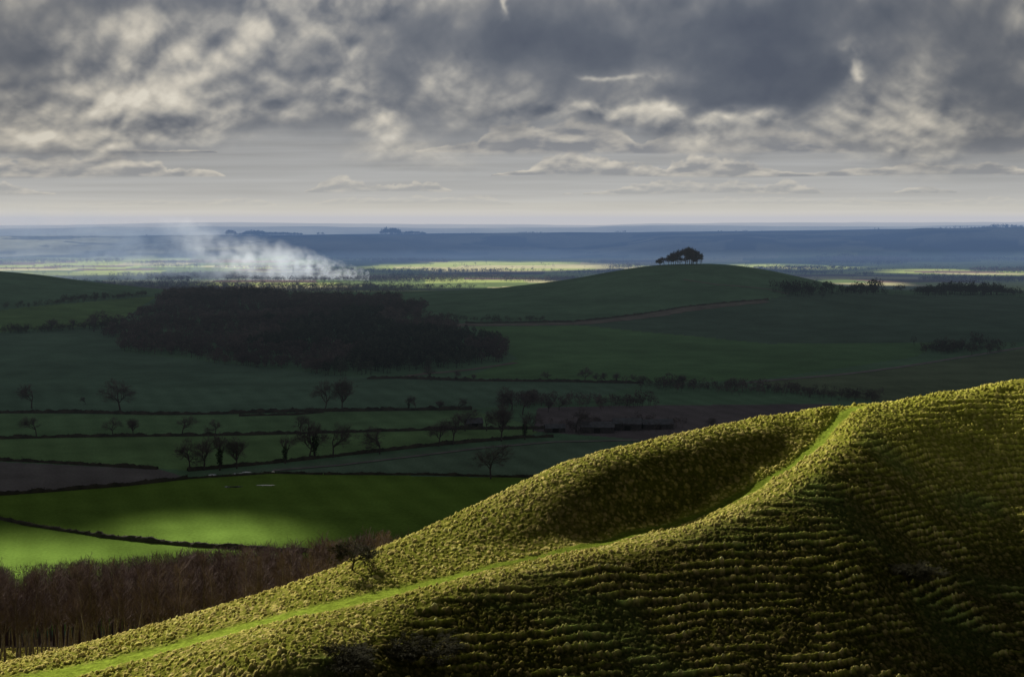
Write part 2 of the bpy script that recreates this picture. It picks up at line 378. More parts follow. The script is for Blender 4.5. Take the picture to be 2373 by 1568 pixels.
HAW=[variant(*gen_tree(s,4.6,.12,6,3,.95,-.02,.03,.0045,1.25,2,2),M_haw,M_haw) for s in(51,52)]
THORN=[variant(*gen_tree(s,4.6,.14,6,3,.85,.04,.035,.0048,1.3),M_haw,M_haw) for s in(55,)]
def place(name,parts,loc,scale,rz,label,cat,group=None,sx=1.0):
    e=bpy.data.objects.new(name,None);COL.objects.link(e);e.empty_display_size=1
    e.location=loc;e.scale=(scale*sx,scale*sx,scale);e.rotation_euler=(0,0,rz)
    e["label"]=label;e["category"]=cat
    if group: e["group"]=group
    for nm,me in parts:
        c=bpy.data.objects.new(nm,me);COL.objects.link(c);c.parent=e
    return e
R=random.Random(7)
TREES=[(75,957,50,0,1.2),(200,948,17,2,1),(282,962,66,1,1.2),(85,1022,42,2,1.3),(265,1020,38,1,1),(312,1020,38,3,1.1),(427,1020,40,0,1.3),(505,1020,36,4,1),
(762,964,70,1,.8),(802,964,74,3,.8),(958,962,30,5,1),(975,962,32,2,.9),(1030,963,24,3,1.1),(1075,963,28,0,1.3),(445,1102,66,4,1),(478,1102,76,1,1),(515,1102,78,5,1),(555,1098,66,3,1),
(668,1086,60,5,1.1),(705,1018,44,2,1),(738,1074,82,5,1.15),(725,1074,76,1,1),(780,1072,74,0,1),(890,1064,60,4,1.1),(1028,1046,60,1,1),(1062,1042,62,0,1),(1150,1122,74,1,1.1),
(1175,1034,76,3,1),(1230,1030,60,5,1),(1010,892,32,0,1.1),(1065,893,22,2,1),(1110,892,14,3,1.2),(1285,894,22,0,1.3),(1370,896,34,1,1),(1400,898,22,4,1),(1420,898,24,2,1),(1442,898,22,3,1),(1492,899,20,0,1.2),
(1200,962,52,4,1.1),(1225,972,56,2,1.1),(1285,966,28,3,1),(1090,1010,48,1,1.2),(1310,962,26,0,1.2),(1350,1012,52,4,1.1),(220,777,46,1,1.1),(265,772,34,0,1.2),(120,775,26,3,1.2),(170,772,22,2,1),(1140,1010,44,0,1),(1600,905,24,3,1.3),(1720,915,30,1,1.2),(1680,1010,30,2,1.2),(1250,1012,40,1,1)]
for u,v,h,k,sx in TREES:
    x,y,z=hit(u,v);Hm=h*y/F*1.18
    if k==5: place("tree",ivy,(x,y,z),Hm/18,R.uniform(0,6.28),"bare winter tree with ivy-clad trunk beside a field hedge","tree","bare trees along the field hedges",sx)
    else: place("tree",OAK[k],(x,y,z),Hm/20,R.uniform(0,6.28),"bare winter tree with rounded crown on a field edge","tree","bare trees along the field hedges",sx)
for u,h,k in((1544,14,0),(1551,17,2),(1559,20,1),(1567,23,2),(1576,28,0),(1585,33,0),(1594,38,1),(1603,41,2),(1612,43,0),(1620,40,1),(1628,33,2),(1582,20,0),(1590,22,2),(1600,18,1),(1610,22,1),(1620,20,2),(1624,30,0),(1632,20,1)):
    x=(u-1200)*.69+R.uniform(-2,2);y=2300+R.uniform(-18,22);z=float(G(x,y)[0])
    place("tree",BEECH[k],(x,y,z-.5),h*.69/24*1.05,R.uniform(0,6.28),"bare beech tree in a clump on a grassy hilltop","tree","beech clump on the hilltop",1.1 if h>25 else 1.4)
def wood_top(u): return np.interp(u,[0,200,400,600,900],[1326,1312,1294,1276,1242])
pos=[];tries=0
while len(pos)<292 and tries<30000:
    tries+=1
    D=R.uniform(262,325);u=R.uniform(-60,930)
    x=(u-1200)/F*D
    if min([((x-a)**2+(D-b)**2) for a,b,_,_ in pos]+[9e9])<3.2: continue
    z=float(G(x,D)[0]);Hm=EYE-(wood_top(u)+R.uniform(-12,55)-525)/F*D-z
    if Hm<7.0 or Hm>25: continue
    pos.append((x,D,z,Hm))
for i,(x,y,z,Hm) in enumerate(pos):
    place("tree",SLIM[i%5],(x,y,z),Hm/18,R.uniform(0,6.28),"slender leafless tree with reddish twigs in a dense copse","tree","slender trees of the hillside copse",1.0)
HZpos=((825,1338,78,THORN[0],1.15,"windswept bare hawthorn tree on the edge of the down"),(2128,1368,62,HAW[1],1.5,"straggly bare hawthorn on the steep grassy slope"),(815,1572,85,HAW[1],1.4,"twiggy bare bush at the foot of the slope"),(990,1560,80,HAW[0],1.4,"spreading bare thorn bush at the foot of the slope"))
for u,v,h,k,sx,lab in HZpos:
    x,y,z=hillhit(u,v);place("hawthorn",k,(x,y,z-.15),h*y/F/4.6,R.uniform(0,6.28),lab,"bush",None,sx)
# ------------------------------------------------------------ mass woods
def tree_template(n,seed,con=False):
    r=np.random.default_rng(seed)
    if con=='slim':
        t=r.random(n)**.6;w=.12*(1-t)+.035
        c=np.stack([r.normal(size=n)*w,r.normal(size=n)*w,.2+.78*t],1)
        a=r.normal(size=(n,3))*.045;a[:,2]=np.abs(a[:,2])*1.2+.01
        b_=np.cross(a,r.normal(size=(n,3)));b_/=np.linalg.norm(b_,axis=1,keepdims=True);b_*=.002
        V=np.stack([c-b_,c+b_,c+a],1).reshape(-1,3)
        tr=np.array([[-.012,0,-.03],[.012,0,-.03],[0,0,.95],[0,-.012,-.03],[0,.012,-.03],[0,0,.95]])
        return np.concatenate([V,tr])
    v=r.normal(size=(n,3));v/=np.linalg.norm(v,axis=1,keepdims=True);v*=(.5+.5*r.random((n,1)));c=v*np.array([.34,.34,.36])+np.array([0,0,.64])
    if con: c[:,:2]*=(1.25-c[:,2:3])
    sz=.07 if n<90 else .046
    a=r.normal(size=(n,3))*sz;b_=r.normal(size=(n,3))*sz
    a[:,2]*=1.4
    V=np.stack([c-a*.5,c+a*.5,c+b_],1).reshape(-1,3)
    tr=np.array([[-.02,0,0],[.02,0,0],[0,0,.7],[0,-.02,0],[0,.02,0],[0,0,.7]])
    return np.concatenate([V,tr])
def mass(name,positions,heights,mat,n=50,seed=1,con=False,wide=1.0,**pr):
    T=[tree_template(n,seed+i,con) for i in range(6)];out=[];r=np.random.default_rng(seed)
    for (x,y,z),h in zip(positions,heights):
        t=T[r.integers(6)];a=r.random()*6.28;ca,sa=math.cos(a),math.sin(a)
        out.append(np.stack([(t[:,0]*ca-t[:,1]*sa)*h*wide+x,(t[:,0]*sa+t[:,1]*ca)*h*wide+y,t[:,2]*h+z],1))
    V=np.concatenate(out);me=make_mesh(name,V,np.arange(len(V)).reshape(-1,3),mat)
    return add_obj(name,me,kind="stuff",**pr)
rg=np.random.default_rng(5)
q=np.column_stack([-60+1020*rg.random(420),322+75*rg.random(420)]);cx=(q[:,0]-1200)/F*q[:,1];gzz=G(cx,q[:,1])
hm=EYE-(wood_top(q[:,0])-2+40*rg.random(420)-525)/F*q[:,1]-gzz
k=(hm>6)&(hm<27)
mass("copse",np.column_stack([cx,q[:,1],gzz])[k],hm[k],M_redtwig,220,600,'slim',1.0,label="dense reddish-brown leafless copse behind the grassy down",category="wood")
wp=poly_world([(268,790),(300,822),(500,850),(860,884),(1050,868),(1200,842),(1190,815),(1100,790),(1050,765),(950,722),(930,705),(720,700),(640,697),(600,694),(400,694),(360,720),(300,745)])
mn,mx_=wp.min(0)-30,wp.max(0)+30
q=rg.random((60000,2))*(mx_-mn)+mn
jx=fbm(q[:,0]/60,q[:,1]/90,3,95)*60;jy=fbm(q[:,0]/60,q[:,1]/90,3,96)*90
q=q[inside(q[:,0]+jx,q[:,1]+jy,wp)][:4600]
zz=G(q[:,0],q[:,1]);cz=fbm(q[:,0]/110,q[:,1]/180,4,90)
con=(cz>.06)&(q[:,1]<1950)
pts3=np.column_stack([q,zz-.3])
mass("woodland",pts3[~con],10+6*rg.random((~con).sum())+14*cz[~con]+5*sm(2100,2300,q[~con,1]),M_wood,150,100,False,1.1,label="dark leafless beech wood covering a low hillside",category="wood")
mass("conifer_plantation",pts3[con],11+6*rg.random(con.sum()),M_conifer,150,200,True,1.2,label="dark evergreen trees within the winter wood",category="wood")
def belt(name,uv,width,num,h0,h1,mat,label,seed,y0=640,cat="trees"):
    Lp=np.array([hit(u,v,y0)[:2] for u,v in uv]);r=np.random.default_rng(seed)
    sl=np.hypot(*(np.diff(Lp,axis=0).T));cum=np.concatenate([[0],np.cumsum(sl)]);t=r.random(num)*cum[-1]
    x=np.interp(t,cum,Lp[:,0])+r.normal(size=num)*width*.4;y=np.interp(t,cum,Lp[:,1])+r.normal(size=num)*width
    z=G(x,y);clump=.45+1.1*(fbm(x/30,y/60,2,seed)+.5)
    return mass(name,np.column_stack([x,y,z-.3]),(h0+(h1-h0)*r.random(num)**1.5)*clump,mat,100,seed,False,1.25,label=label,category=cat)
belt("scrub",[(1500,905),(1600,908),(1750,915),(1900,925),(2070,940)],14,330,4,10,M_wood,"belt of dark scrub and thorn between fields",301)
belt("scrub",[(1180,950),(1300,945),(1420,950),(1520,945)],16,150,4,10,M_wood,"belt of leafless scrub near a farm",302)
belt("scrub",[(1030,748),(1150,752),(1285,752)],8,90,4,9,M_hedge,"narrow dark tree belt below a hill",303)
belt("scrub",[(2180,822),(2330,815)],20,170,7,13,M_hedge,"small dark copse beside a farm track",304)
belt("scrub",[(0,722),(100,716),(200,706),(340,694)],10,150,5,11,M_hedge,"overgrown tree-lined hedge on sloping pasture",305)
belt("scrub",[(0,782),(150,773),(270,768)],8,130,5,12,M_hedge,"tall overgrown hedge of bare trees",306)
belt("scrub",[(1820,690),(1900,688),(1980,686),(2060,688)],14,150,7,16,M_darktree,"dark line of trees at the foot of the hill",307)
belt("scrub",[(2150,690),(2250,690),(2380,692)],14,220,9,19,M_darktree,"dark shelter belt of trees on a ridge",308)
belt("scrub",[(1990,684),(2060,685),(2110,687)],5,22,14,20,M_darktree,"sparse line of tall trees on a ridge",309)
belt("scrub",[(1280,1000),(1400,1000),(1560,1004)],14,90,4,9,M_wood,"trees and bushes around farm barns",310)
nn=60000
yy=2950+rg.random(nn)**.8*2600;xx=(rg.random(nn)-.5)*.8*yy
dn=fbm(xx/420,yy/170,5,77)+.13*(1-sm(3250,4100,yy))
k=(dn>.11)|(rg.random(nn)<.008)
xx=xx[k][:12000];yy=yy[k][:12000]
mass("distant_woodland",np.column_stack([xx,yy,G(xx,yy)]),7+9*rg.random(len(xx)),M_wood,22,401,False,1.4,label="scattered leafless woods and hedgerows across the vale",category="woods")
def caps(u0,u1,num,h0,h1,seed):
    r=np.random.default_rng(seed);u=u0+(u1-u0)*r.random(num);y=6930+r.random(num)*80;x=(u-1200)/F*y
    c=np.clip(1-((u-(u0+u1)/2)/((u1-u0)/2))**2,0,1)**.35
    return np.column_stack([x,y,G(x,y)-1]),(h0+(h1-h0)*r.random(num))*(.35+.65*c)
pp=[];hh_=[]
for a in((530,552,30,20,28),(550,710,300,11,16),(572,622,60,18,26),(893,937,70,22,34),(930,998,110,10,16),(1210,1270,30,4,8),(2300,2400,60,8,20),(2050,2060,3,10,14),(1000,1200,12,4,8),(735,760,6,12,16),(1440,1470,8,8,12),(2180,2300,26,6,12),(1650,1800,14,4,8),(330,345,3,10,12)):
    p_,h_=caps(*a,seed=int(a[0]));pp.append(p_);hh_.append(h_)
mass("ridge_trees",np.concatenate(pp),np.concatenate(hh_)*1.15,M_darktree,50,501,False,1.4,label="small dark tree clumps along the escarpment crest",category="trees")
# ------------------------------------------------------------ hedges
def drape(uv,step,y0=640):
    Lp=np.array([hit(u,v,y0)[:2] for u,v in uv]);sl=np.hypot(*(np.diff(Lp,axis=0).T));cum=np.concatenate([[0],np.cumsum(sl)])
    t=np.arange(0,cum[-1],step);return np.interp(t,cum,Lp[:,0]),np.interp(t,cum,Lp[:,1])
def hedge(uv,h,w,seed,label):
    x,y=drape(uv,1.6);x=x+fbm(x/30,y/30,2,seed)*2
    z=G(x,y);tx=np.gradient(x);ty=np.gradient(y);l=np.hypot(tx,ty);nx,ny=-ty/l,tx/l
    hh=h*(1+fbm(x/6,y/6,3,seed+1)*1.3);ww=w*(1+fbm(x/4,y/4,2,seed+2)*.8)
    prof=[(-.5,-.1),(-.55,.45),(-.3,.9),(.05,1.0),(.35,.88),(.55,.4),(.5,-.1)];V=[]
    rr=np.random.default_rng(seed)
    for a,c in prof:
        j=1+rr.normal(size=len(x))*.14
        V.append(np.stack([x+nx*a*ww*j,y+ny*a*ww*j,z+c*hh*j],1))
    V=np.stack(V,1).reshape(-1,3);Fq=grid_faces(len(x),7)
    F3=np.concatenate([Fq[:,[0,1,2]],Fq[:,[0,2,3]]])
    m=len(x)*8;i=rr.integers(0,len(x),m);c=np.stack([x[i],y[i],z[i]+hh[i]*(.4+.75*rr.random(m))],1)+rr.normal(size=(m,3))*np.array([w*.3,w*.3,.15])
    a=rr.normal(size=(m,3))*.3;b_=rr.normal(size=(m,3))*.2;a[:,2]=np.abs(a[:,2])*1.5
    V2=np.stack([c,c+a,c+b_],1).reshape(-1,3)
    me=make_mesh("hedge",np.concatenate([V,V2]),np.concatenate([F3,np.arange(3*m).reshape(-1,3)+len(V)]),M_hedge)
    add_obj("hedge",me,label=label,category="hedge",group="hedges between the fields")
HL="dark clipped field hedge between green crops"
hedge([(-40,1208),(60,1230),(250,1260),(450,1280),(640,1290),(760,1294)],1.8,1.8,11,"dark clipped hedge between sunlit green crops")
hedge([(-40,1163),(120,1152),(280,1140),(440,1122)],2.0,2.4,12,HL)
hedge([(440,1122),(640,1109),(760,1112)],1.2,1.2,13,"low thin hedge along a wet field edge")
hedge([(760,1112),(1000,1113),(1260,1119)],1.3,1.4,14,HL)
hedge([(-40,1078),(100,1084),(200,1090),(375,1100)],1.8,1.9,15,"dark hedge bordering ploughed earth")
hedge([(440,1104),(700,1080),(1000,1046),(1230,1026),(1300,1024)],2.0,2.2,16,HL)
hedge([(-40,1029),(300,1023),(640,1018),(860,1012),(1280,1005)],2.0,2.2,17,HL)
hedge([(-40,968),(180,968),(360,972),(640,966),(920,962),(1110,960)],2.3,2.6,18,HL)
hedge([(860,888),(930,887),(1100,893),(1350,895),(1510,899)],2.3,2.6,19,HL)
hedge([(560,975),(700,972),(760,966)],1.5,2,20,"low broken hedge in pasture")
hedge([(1800,703),(1600,721),(1480,740),(1350,754),(1090,758)],2,2.4,21,"low hedge following a curving farm track")
# ------------------------------------------------------------ tracks, water
def strip(name,uv,w,mat,label,lift=.35):
    x,y=drape(uv,4);z=G(x,y)+lift;tx=np.gradient(x);ty=np.gradient(y);l=np.hypot(tx,ty);nx,ny=-ty/l,tx/l
    ww=w*(1+fbm(x/12,y/12,2,5)*.6)
    zl=G(x+nx*ww/2,y+ny*ww/2)+lift;zr=G(x-nx*ww/2,y-ny*ww/2)+lift
    V=np.stack([np.stack([x+nx*ww/2,y+ny*ww/2,zl],1),np.stack([x-nx*ww/2,y-ny*ww/2,zr],1)],1).reshape(-1,3)
    add_obj(name,make_mesh(name,V,grid_faces(len(x),2),mat),kind="structure",label=label,category="track")
strip("track",[(640,1103),(800,1090),(1000,1066),(1150,1048),(1300,1036),(1560,1032)],4,M_track,"pale farm lane between green fields")
strip("track",[(1750,897),(1950,880),(2100,862),(2250,838),(2420,812)],7,M_track,"pale farm lane crossing open fields")
strip("track",[(1070,762),(1350,759),(1480,746),(1600,727),(1700,715),(1800,705)],24,M_dirt,"brown earth track curving round a hill")
strip("track",[(930,886),(1000,876),(1100,867),(1210,850)],9,M_dirt,"brown field margin beside a dark wood")
strip("track",[(1600,655),(1680,668),(1800,678),(1850,690)],5,M_dirt,"faint worn path across a grassy hill")
def puddle(u,v,lx,ly):
    x,y,z=hit(u,v);r=random.Random(u);V=[(0,0,0)]
    Nn=22
    for i in range(Nn):
        a=6.283*i/Nn;k=r.uniform(.6,1.15);V.append((math.cos(a)*lx*k,math.sin(a)*ly*k,0))
    zz=max(float(G([x+p[0]],[y+p[1]])[0]) for p in V)+.12
    add_obj("water",make_mesh("water",np.array(V),np.array([(0,i+1,(i+1)%Nn+1) for i in range(Nn)]),M_water),(x,y,zz),kind="structure",label="shallow puddle of standing water on a field edge",category="puddle")
puddle(498,1113,3,2.5);puddle(560,1111,5.5,3);puddle(578,1107,3,2);puddle(640,1106,1.5,2);puddle(545,1141,6,2);puddle(620,1137,7,1.5)
# ------------------------------------------------------------ barns
def box(V,Fc,x0,x1,y0,y1,z0,z1):
    b=len(V);V+=[(x,y,z) for z in(z0,z1) for x,y in((x0,y0),(x1,y0),(x1,y1),(x0,y1))]
    Fc+=[(b,b+3,b+2,b+1),(b+4,b+5,b+6,b+7),(b,b+1,b+5,b+4),(b+1,b+2,b+6,b+5),(b+2,b+3,b+7,b+6),(b+3,b,b+4,b+7)]
def pyobj(name,V,Fc,mat,parent=None,loc=(0,0,0)):
    me=bpy.data.meshes.new(name);me.from_pydata(V,[],Fc);me.update();me.materials.append(mat)
    o=bpy.data.objects.new(name,me);COL.objects.link(o);o.parent=parent;o.location=loc;return o
def barn(u,v,Lb,Wd,h,rh,rot,label):
    x,y,z=hit(u,v);e=bpy.data.objects.new("barn",None);COL.objects.link(e);e.location=(x,y,z-.1);e.rotation_euler=(0,0,rot);e["label"]=label;e["category"]="barn";e["group"]="farm buildings"
    l,w=Lb/2,Wd/2
    V=[(-l,-w,0),(l,-w,0),(l,w,0),(-l,w,0),(-l,-w,h),(l,-w,h),(l,w,h),(-l,w,h),(-l,0,h+rh),(l,0,h+rh)]
    pyobj("wall",V,[(0,1,5,4),(2,3,7,6),(1,2,6,9,5),(3,0,4,8,7)],M_wall,e)
    ov=.5;t=.18;V=[];Fc=[]
    k=rh/w
    a=[(-w-ov,h-ov*k+.05),(0,h+rh+.05),(w+ov,h-ov*k+.05),(w+ov,h-ov*k+t+.05),(0,h+rh+t+.05),(-w-ov,h-ov*k+t+.05)]
    for xx_ in(-l-ov,l+ov): V+=[(xx_,p,q_) for p,q_ in a]
    Fc=[(0,1,7,6),(1,2,8,7),(2,3,9,8),(3,4,10,9),(4,5,11,10),(5,0,6,11),(0,5,4,1),(1,4,3,2),(6,7,10,11),(7,8,9,10)]
    pyobj("roof",V,Fc,M_roof,e)
    V=[];Fc=[];box(V,Fc,-2.2,2.2,-w-.08,-w-.01,0,min(3.6,h-.3));pyobj("door",V,Fc,M_door,e)
barn(1300,1012,14,8,3.5,2.2,.15,"small pale-roofed farm shed among trees")
barn(1400,1012,24,12,4.5,3,-.1,"long dark weatherboarded barn with grey roof")
barn(1470,1006,20,12,5,3.2,-.05,"dark farm barn with pitched grey roof")
barn(1540,1004,22,10,4,2.8,.1,"low dark farm barn beside ploughed land")
barn(1110,1000,12,8,3.5,3,.3,"small dark farmhouse among bare trees")
# ------------------------------------------------------------ pylons
def pylon(u,v,Hp):
    x,y,z=hit(u,v);sg=[]
    lv=[(0,4.2),(.2,3.2),(.4,2.3),(.6,1.5),(.8,1.0),(1,.3)]
    for i in range(5):
        (a,wa),(b_,wb)=lv[i],lv[i+1]
        ca=[(sx*wa,sy*wa,a*Hp) for sx,sy in((-1,-1),(1,-1),(1,1),(-1,1))];cb_=[(sx*wb,sy*wb,b_*Hp) for sx,sy in((-1,-1),(1,-1),(1,1),(-1,1))]
        for k in range(4):
            k2=(k+1)%4
            sg+=[(ca[k],cb_[k],.28,.28),(ca[k],cb_[k2],.16,.16),(ca[k2],cb_[k],.16,.16),(cb_[k],cb_[k2],.16,.16)]
    arms=[]
    for f,w in((.66,7),(.8,8.5),(.93,6)):
        for s in(-1,1): arms+=[((0,0,f*Hp),(s*w,0,f*Hp),.3,.14),((0,0,f*Hp+2.5),(s*w,0,f*Hp),.2,.12),((s*w,0,f*Hp),(s*w,0,f*Hp-2),.18,.18)]
    e=bpy.data.objects.new("electricity_pylon",None);COL.objects.link(e);e.location=(x,y,z);e.rotation_euler=(0,0,.3);e["label"]="steel lattice electricity pylon standing in the vale";e["category"]="pylon";e["group"]="pylons across the vale"
    for nm,s in(("tower",sg),("cross_arm",arms)):
        c=bpy.data.objects.new(nm,seg_mesh(nm,s,M_steel,4));COL.objects.link(c);c.parent=e
pylon(687,657,42);pylon(745,640,30)
# ------------------------------------------------------------ smoke
sx0,sy0,sz0=hit(866,657)
m=bpy.data.materials.new("smoke");m.use_nodes=True;nt=m.node_tree;nt.nodes.clear();L=nt.links
def N(t,**k):
    q=nt.nodes.new(t)
    for a,v in k.items(): setattr(q,a,v)
    return q
def MM(op,a,b_=None,c=None,clamp=False):
    q=N('ShaderNodeMath',operation=op,use_clamp=clamp)
    for i,v in enumerate((a,b_,c)):
        if v is None: continue
        if isinstance(v,(int,float)): q.inputs[i].default_value=v
        else: nt.links.new(v,q.inputs[i])
    return q.outputs[0]
tc=N('ShaderNodeTexCoord');sp=N('ShaderNodeSeparateXYZ');L.new(tc.outputs['Object'],sp.inputs[0])
x_,y_,z_=sp.outputs
dd=MM('MAXIMUM',MM('MULTIPLY',x_,-1),0.5)
no=N('ShaderNodeTexNoise');no.inputs['Scale'].default_value=.0115;no.inputs['Detail'].default_value=6;no.inputs['Roughness'].default_value=.65
L.new(tc.outputs['Object'],no.inputs['Vector']);nf=no.outputs['Fac']
no2=N('ShaderNodeTexNoise');no2.inputs['Scale'].default_value=.045;no2.inputs['Detail'].default_value=4;L.new(tc.outputs['Object'],no2.inputs['Vector'])
rise=MM('SUBTRACT',1,MM('EXPONENT',MM('DIVIDE',dd,-520)))
cz=MM('ADD',8,MM('ADD',MM('MULTIPLY',rise,78),MM('MULTIPLY',MM('SUBTRACT',nf,.5),MM('MULTIPLY',rise,150))))
rad=MM('ADD',16,MM('MULTIPLY',rise,135))
dz=MM('DIVIDE',MM('SUBTRACT',z_,cz),rad);dy=MM('DIVIDE',MM('ADD',y_,MM('MULTIPLY',MM('SUBTRACT',no2.outputs['Fac'],.5),20)),MM('ADD',18,MM('MULTIPLY',dd,.11)))
rr=MM('SQRT',MM('ADD',MM('MULTIPLY',dz,dz),MM('MULTIPLY',dy,dy)))
body=MM('SUBTRACT',1.1,rr,clamp=True)
thr=MM('SUBTRACT',.88,MM('MULTIPLY',rise,.22))
pat=MM('SUBTRACT',MM('ADD',nf,MM('MULTIPLY',no2.outputs['Fac'],.9)),thr,clamp=True)
den=MM('MULTIPLY',body,MM('MULTIPLY',pat,6.5))
den=MM('MULTIPLY',den,MM('ADD',MM('DIVIDE',2.6,MM('ADD',14,dd)),MM('MULTIPLY',MM('EXPONENT',MM('DIVIDE',dd,-90)),.03)))
fade=MM('SUBTRACT',1,MM('DIVIDE',dd,1700),clamp=True)
den=MM('MULTIPLY',den,MM('MULTIPLY',fade,MM('GREATER_THAN',MM('MULTIPLY',x_,-1),0.0)))
vs=N('ShaderNodeVolumePrincipled');vs.inputs['Color'].default_value=(.94,.97,1,1);vs.inputs['Anisotropy'].default_value=.35
L.new(den,vs.inputs['Density'])
vs.inputs['Emission Color'].default_value=(.72,.86,1,1)
L.new(MM('MULTIPLY',den,.42),vs.inputs['Emission Strength'])  # glow added to the smoke, in place of scattered daylight
out=N('ShaderNodeOutputMaterial');L.new(vs.outputs[0],out.inputs['Volume'])
V=[];Fc=[];box(V,Fc,-1700,5,-165,165,0.5,235)
o=pyobj("smoke",V,Fc,m,None,(sx0,sy0,sz0));o["kind"]="stuff";o["label"]="white bonfire smoke drifting low across the vale";o["category"]="smoke"
# ------------------------------------------------------------ haze
def haze(name,x0,x1,y0,y1,z0,z1,Linf,ab,label):
    em=[l*s for l,s in zip(Linf,ab)]
    m=bpy.data.materials.new(name);m.use_nodes=True;nt=m.node_tree;nt.nodes.clear()
    a=nt.nodes.new('ShaderNodeVolumeAbsorption');e=nt.nodes.new('ShaderNodeEmission');s=nt.nodes.new('ShaderNodeAddShader');o_=nt.nodes.new('ShaderNodeOutputMaterial')
    mxv=max(ab)*1.0001;a.inputs['Density'].default_value=mxv;a.inputs['Color'].default_value=(*[1-c/mxv for c in ab],1)
    mxe=max(em);e.inputs['Strength'].default_value=mxe;e.inputs['Color'].default_value=(*[c/mxe for c in em],1)  # emission stands in for daylight scattered by the haze
    nt.links.new(a.outputs[0],s.inputs[0]);nt.links.new(e.outputs[0],s.inputs[1]);nt.links.new(s.outputs[0],o_.inputs['Volume'])
    V=[];Fc=[];box(V,Fc,x0,x1,y0,y1,z0,z1);o=pyobj(name,V,Fc,m);o["kind"]="structure";o["label"]=label;o["category"]="haze"
haze("haze",-4000,4000,800,3040,-40,200,(.38,.44,.48),(2.4e-5,2.6e-5,2.8e-5),"faint haze in the shaded valley")
haze("haze",-9000,9000,3050,9000,-40,190,(.34,.45,.62),(5.2e-5,7.2e-5,10.6e-5),"thin blue haze hanging over the vale")
haze("mist",-8990,8990,4700,8990,-39,40,(.42,.56,.78),(.8e-4,.9e-4,1.0e-4),"low blue mist along the foot of the escarpment")
haze("haze",-16000,16000,9100,17600,-40,230,(.56,.54,.49),(1.3e-4,1.3e-4,1.3e-4),"pale haze over the distant hills")
# ------------------------------------------------------------ unseen cloud sheet overhead, shaped to shade the land, with gaps for sunlight
gaps=[(480,1255,215,42,1.0),(20,1330,290,72,1.0)]
far=[(330,622,440,20,1),(120,600,220,14,.8),(700,664,260,12,1),(1150,626,320,11,1),(1080,662,280,14,1),(1450,626,120,6,.7),(1850,626,160,6,1),(2020,662,100,7,1),(2260,637,220,9,.8)]
def light_at(x,y):
    w=fbm(x/120,y/120,3,91)
    m=np.zeros_like(x)
    e=np.sqrt(((x-50)/300)**2+((y-80)/290)**2)+w*.1
    m=np.maximum(m,1-sm(.9,1.05,e))
    # cloud thickened here, out of view, to darken the lower steep slope
    m=m*(1-.6*(1-sm(62,112,y))*sm(25,115,x))
    for u,v,ru,rv,a in gaps+far:
        yc=5e5/(v-525);xc=(u-1200)/F*yc;rx=ru*yc/F;ry=rv*yc*yc/5e5
        e=np.sqrt(((x-xc)/rx)**2+((y-yc)/ry)**2)+w*.35
        m=np.maximum(m,a*(1-sm(.85 if yc<2000 else .65,1.05,e)))
    return m
fx=np.concatenate([np.arange(-5500,-1200,90),np.arange(-1200,1200,16),np.arange(1200,5500,90)]).astype(float)
fy=np.concatenate([np.arange(-900,-200,60),np.arange(-200,1000,14),np.arange(1000,3000,70),np.arange(3000,6400,28),np.arange(6400,9400,150)]).astype(float)
HC=2600.0;kx=S[0]/S[2]*HC;ky=S[1]/S[2]*HC
GX,GY=np.meshgrid(fx,fy);gx=GX.ravel();gy=GY.ravel();lm=light_at(gx,gy)
edge_=np.maximum(sm(4600,5400,np.abs(gx)),np.maximum(1-sm(-880,-500,gy),sm(8800,9300,gy)))
m,nt2,b=new_mat("shadow_cloud");nt2.nodes.clear()
at=nt2.nodes.new('ShaderNodeAttribute');at.attribute_name="gap";tr=nt2.nodes.new('ShaderNodeBsdfTransparent');tl=nt2.nodes.new('ShaderNodeBsdfTranslucent');tl.inputs[0].default_value=(.055,.056,.058,1)
mxs=nt2.nodes.new('ShaderNodeMixShader');oo=nt2.nodes.new('ShaderNodeOutputMaterial');nt2.links.new(at.outputs['Fac'],mxs.inputs[0]);nt2.links.new(tl.outputs[0],mxs.inputs[1]);nt2.links.new(tr.outputs[0],mxs.inputs[2]);nt2.links.new(mxs.outputs[0],oo.inputs[0])
me=make_mesh("cloud",np.stack([gx+kx,gy+ky,HC+0*gx],1),grid_faces(len(fy),len(fx)),m,True)
a=me.attributes.new("gap",'FLOAT','POINT');a.data.foreach_set("value",np.clip(np.maximum(lm,edge_*.7),0.0,1).astype(np.float32))
add_obj("cloud",me,kind="structure",label="unseen cloud sheet shaped to shade the vale, with gaps letting sunlight through",category="cloud")
# ------------------------------------------------------------ sun
sd=bpy.data.lights.new("sun",'SUN');sd.energy=5.0;sd.angle=math.radians(.45);sd.color=(1,.93,.78)
so=bpy.data.objects.new("sun",sd);COL.objects.link(so);so.rotation_euler=Vector(S).to_track_quat('Z','Y').to_euler();so.location=(0,0,400)
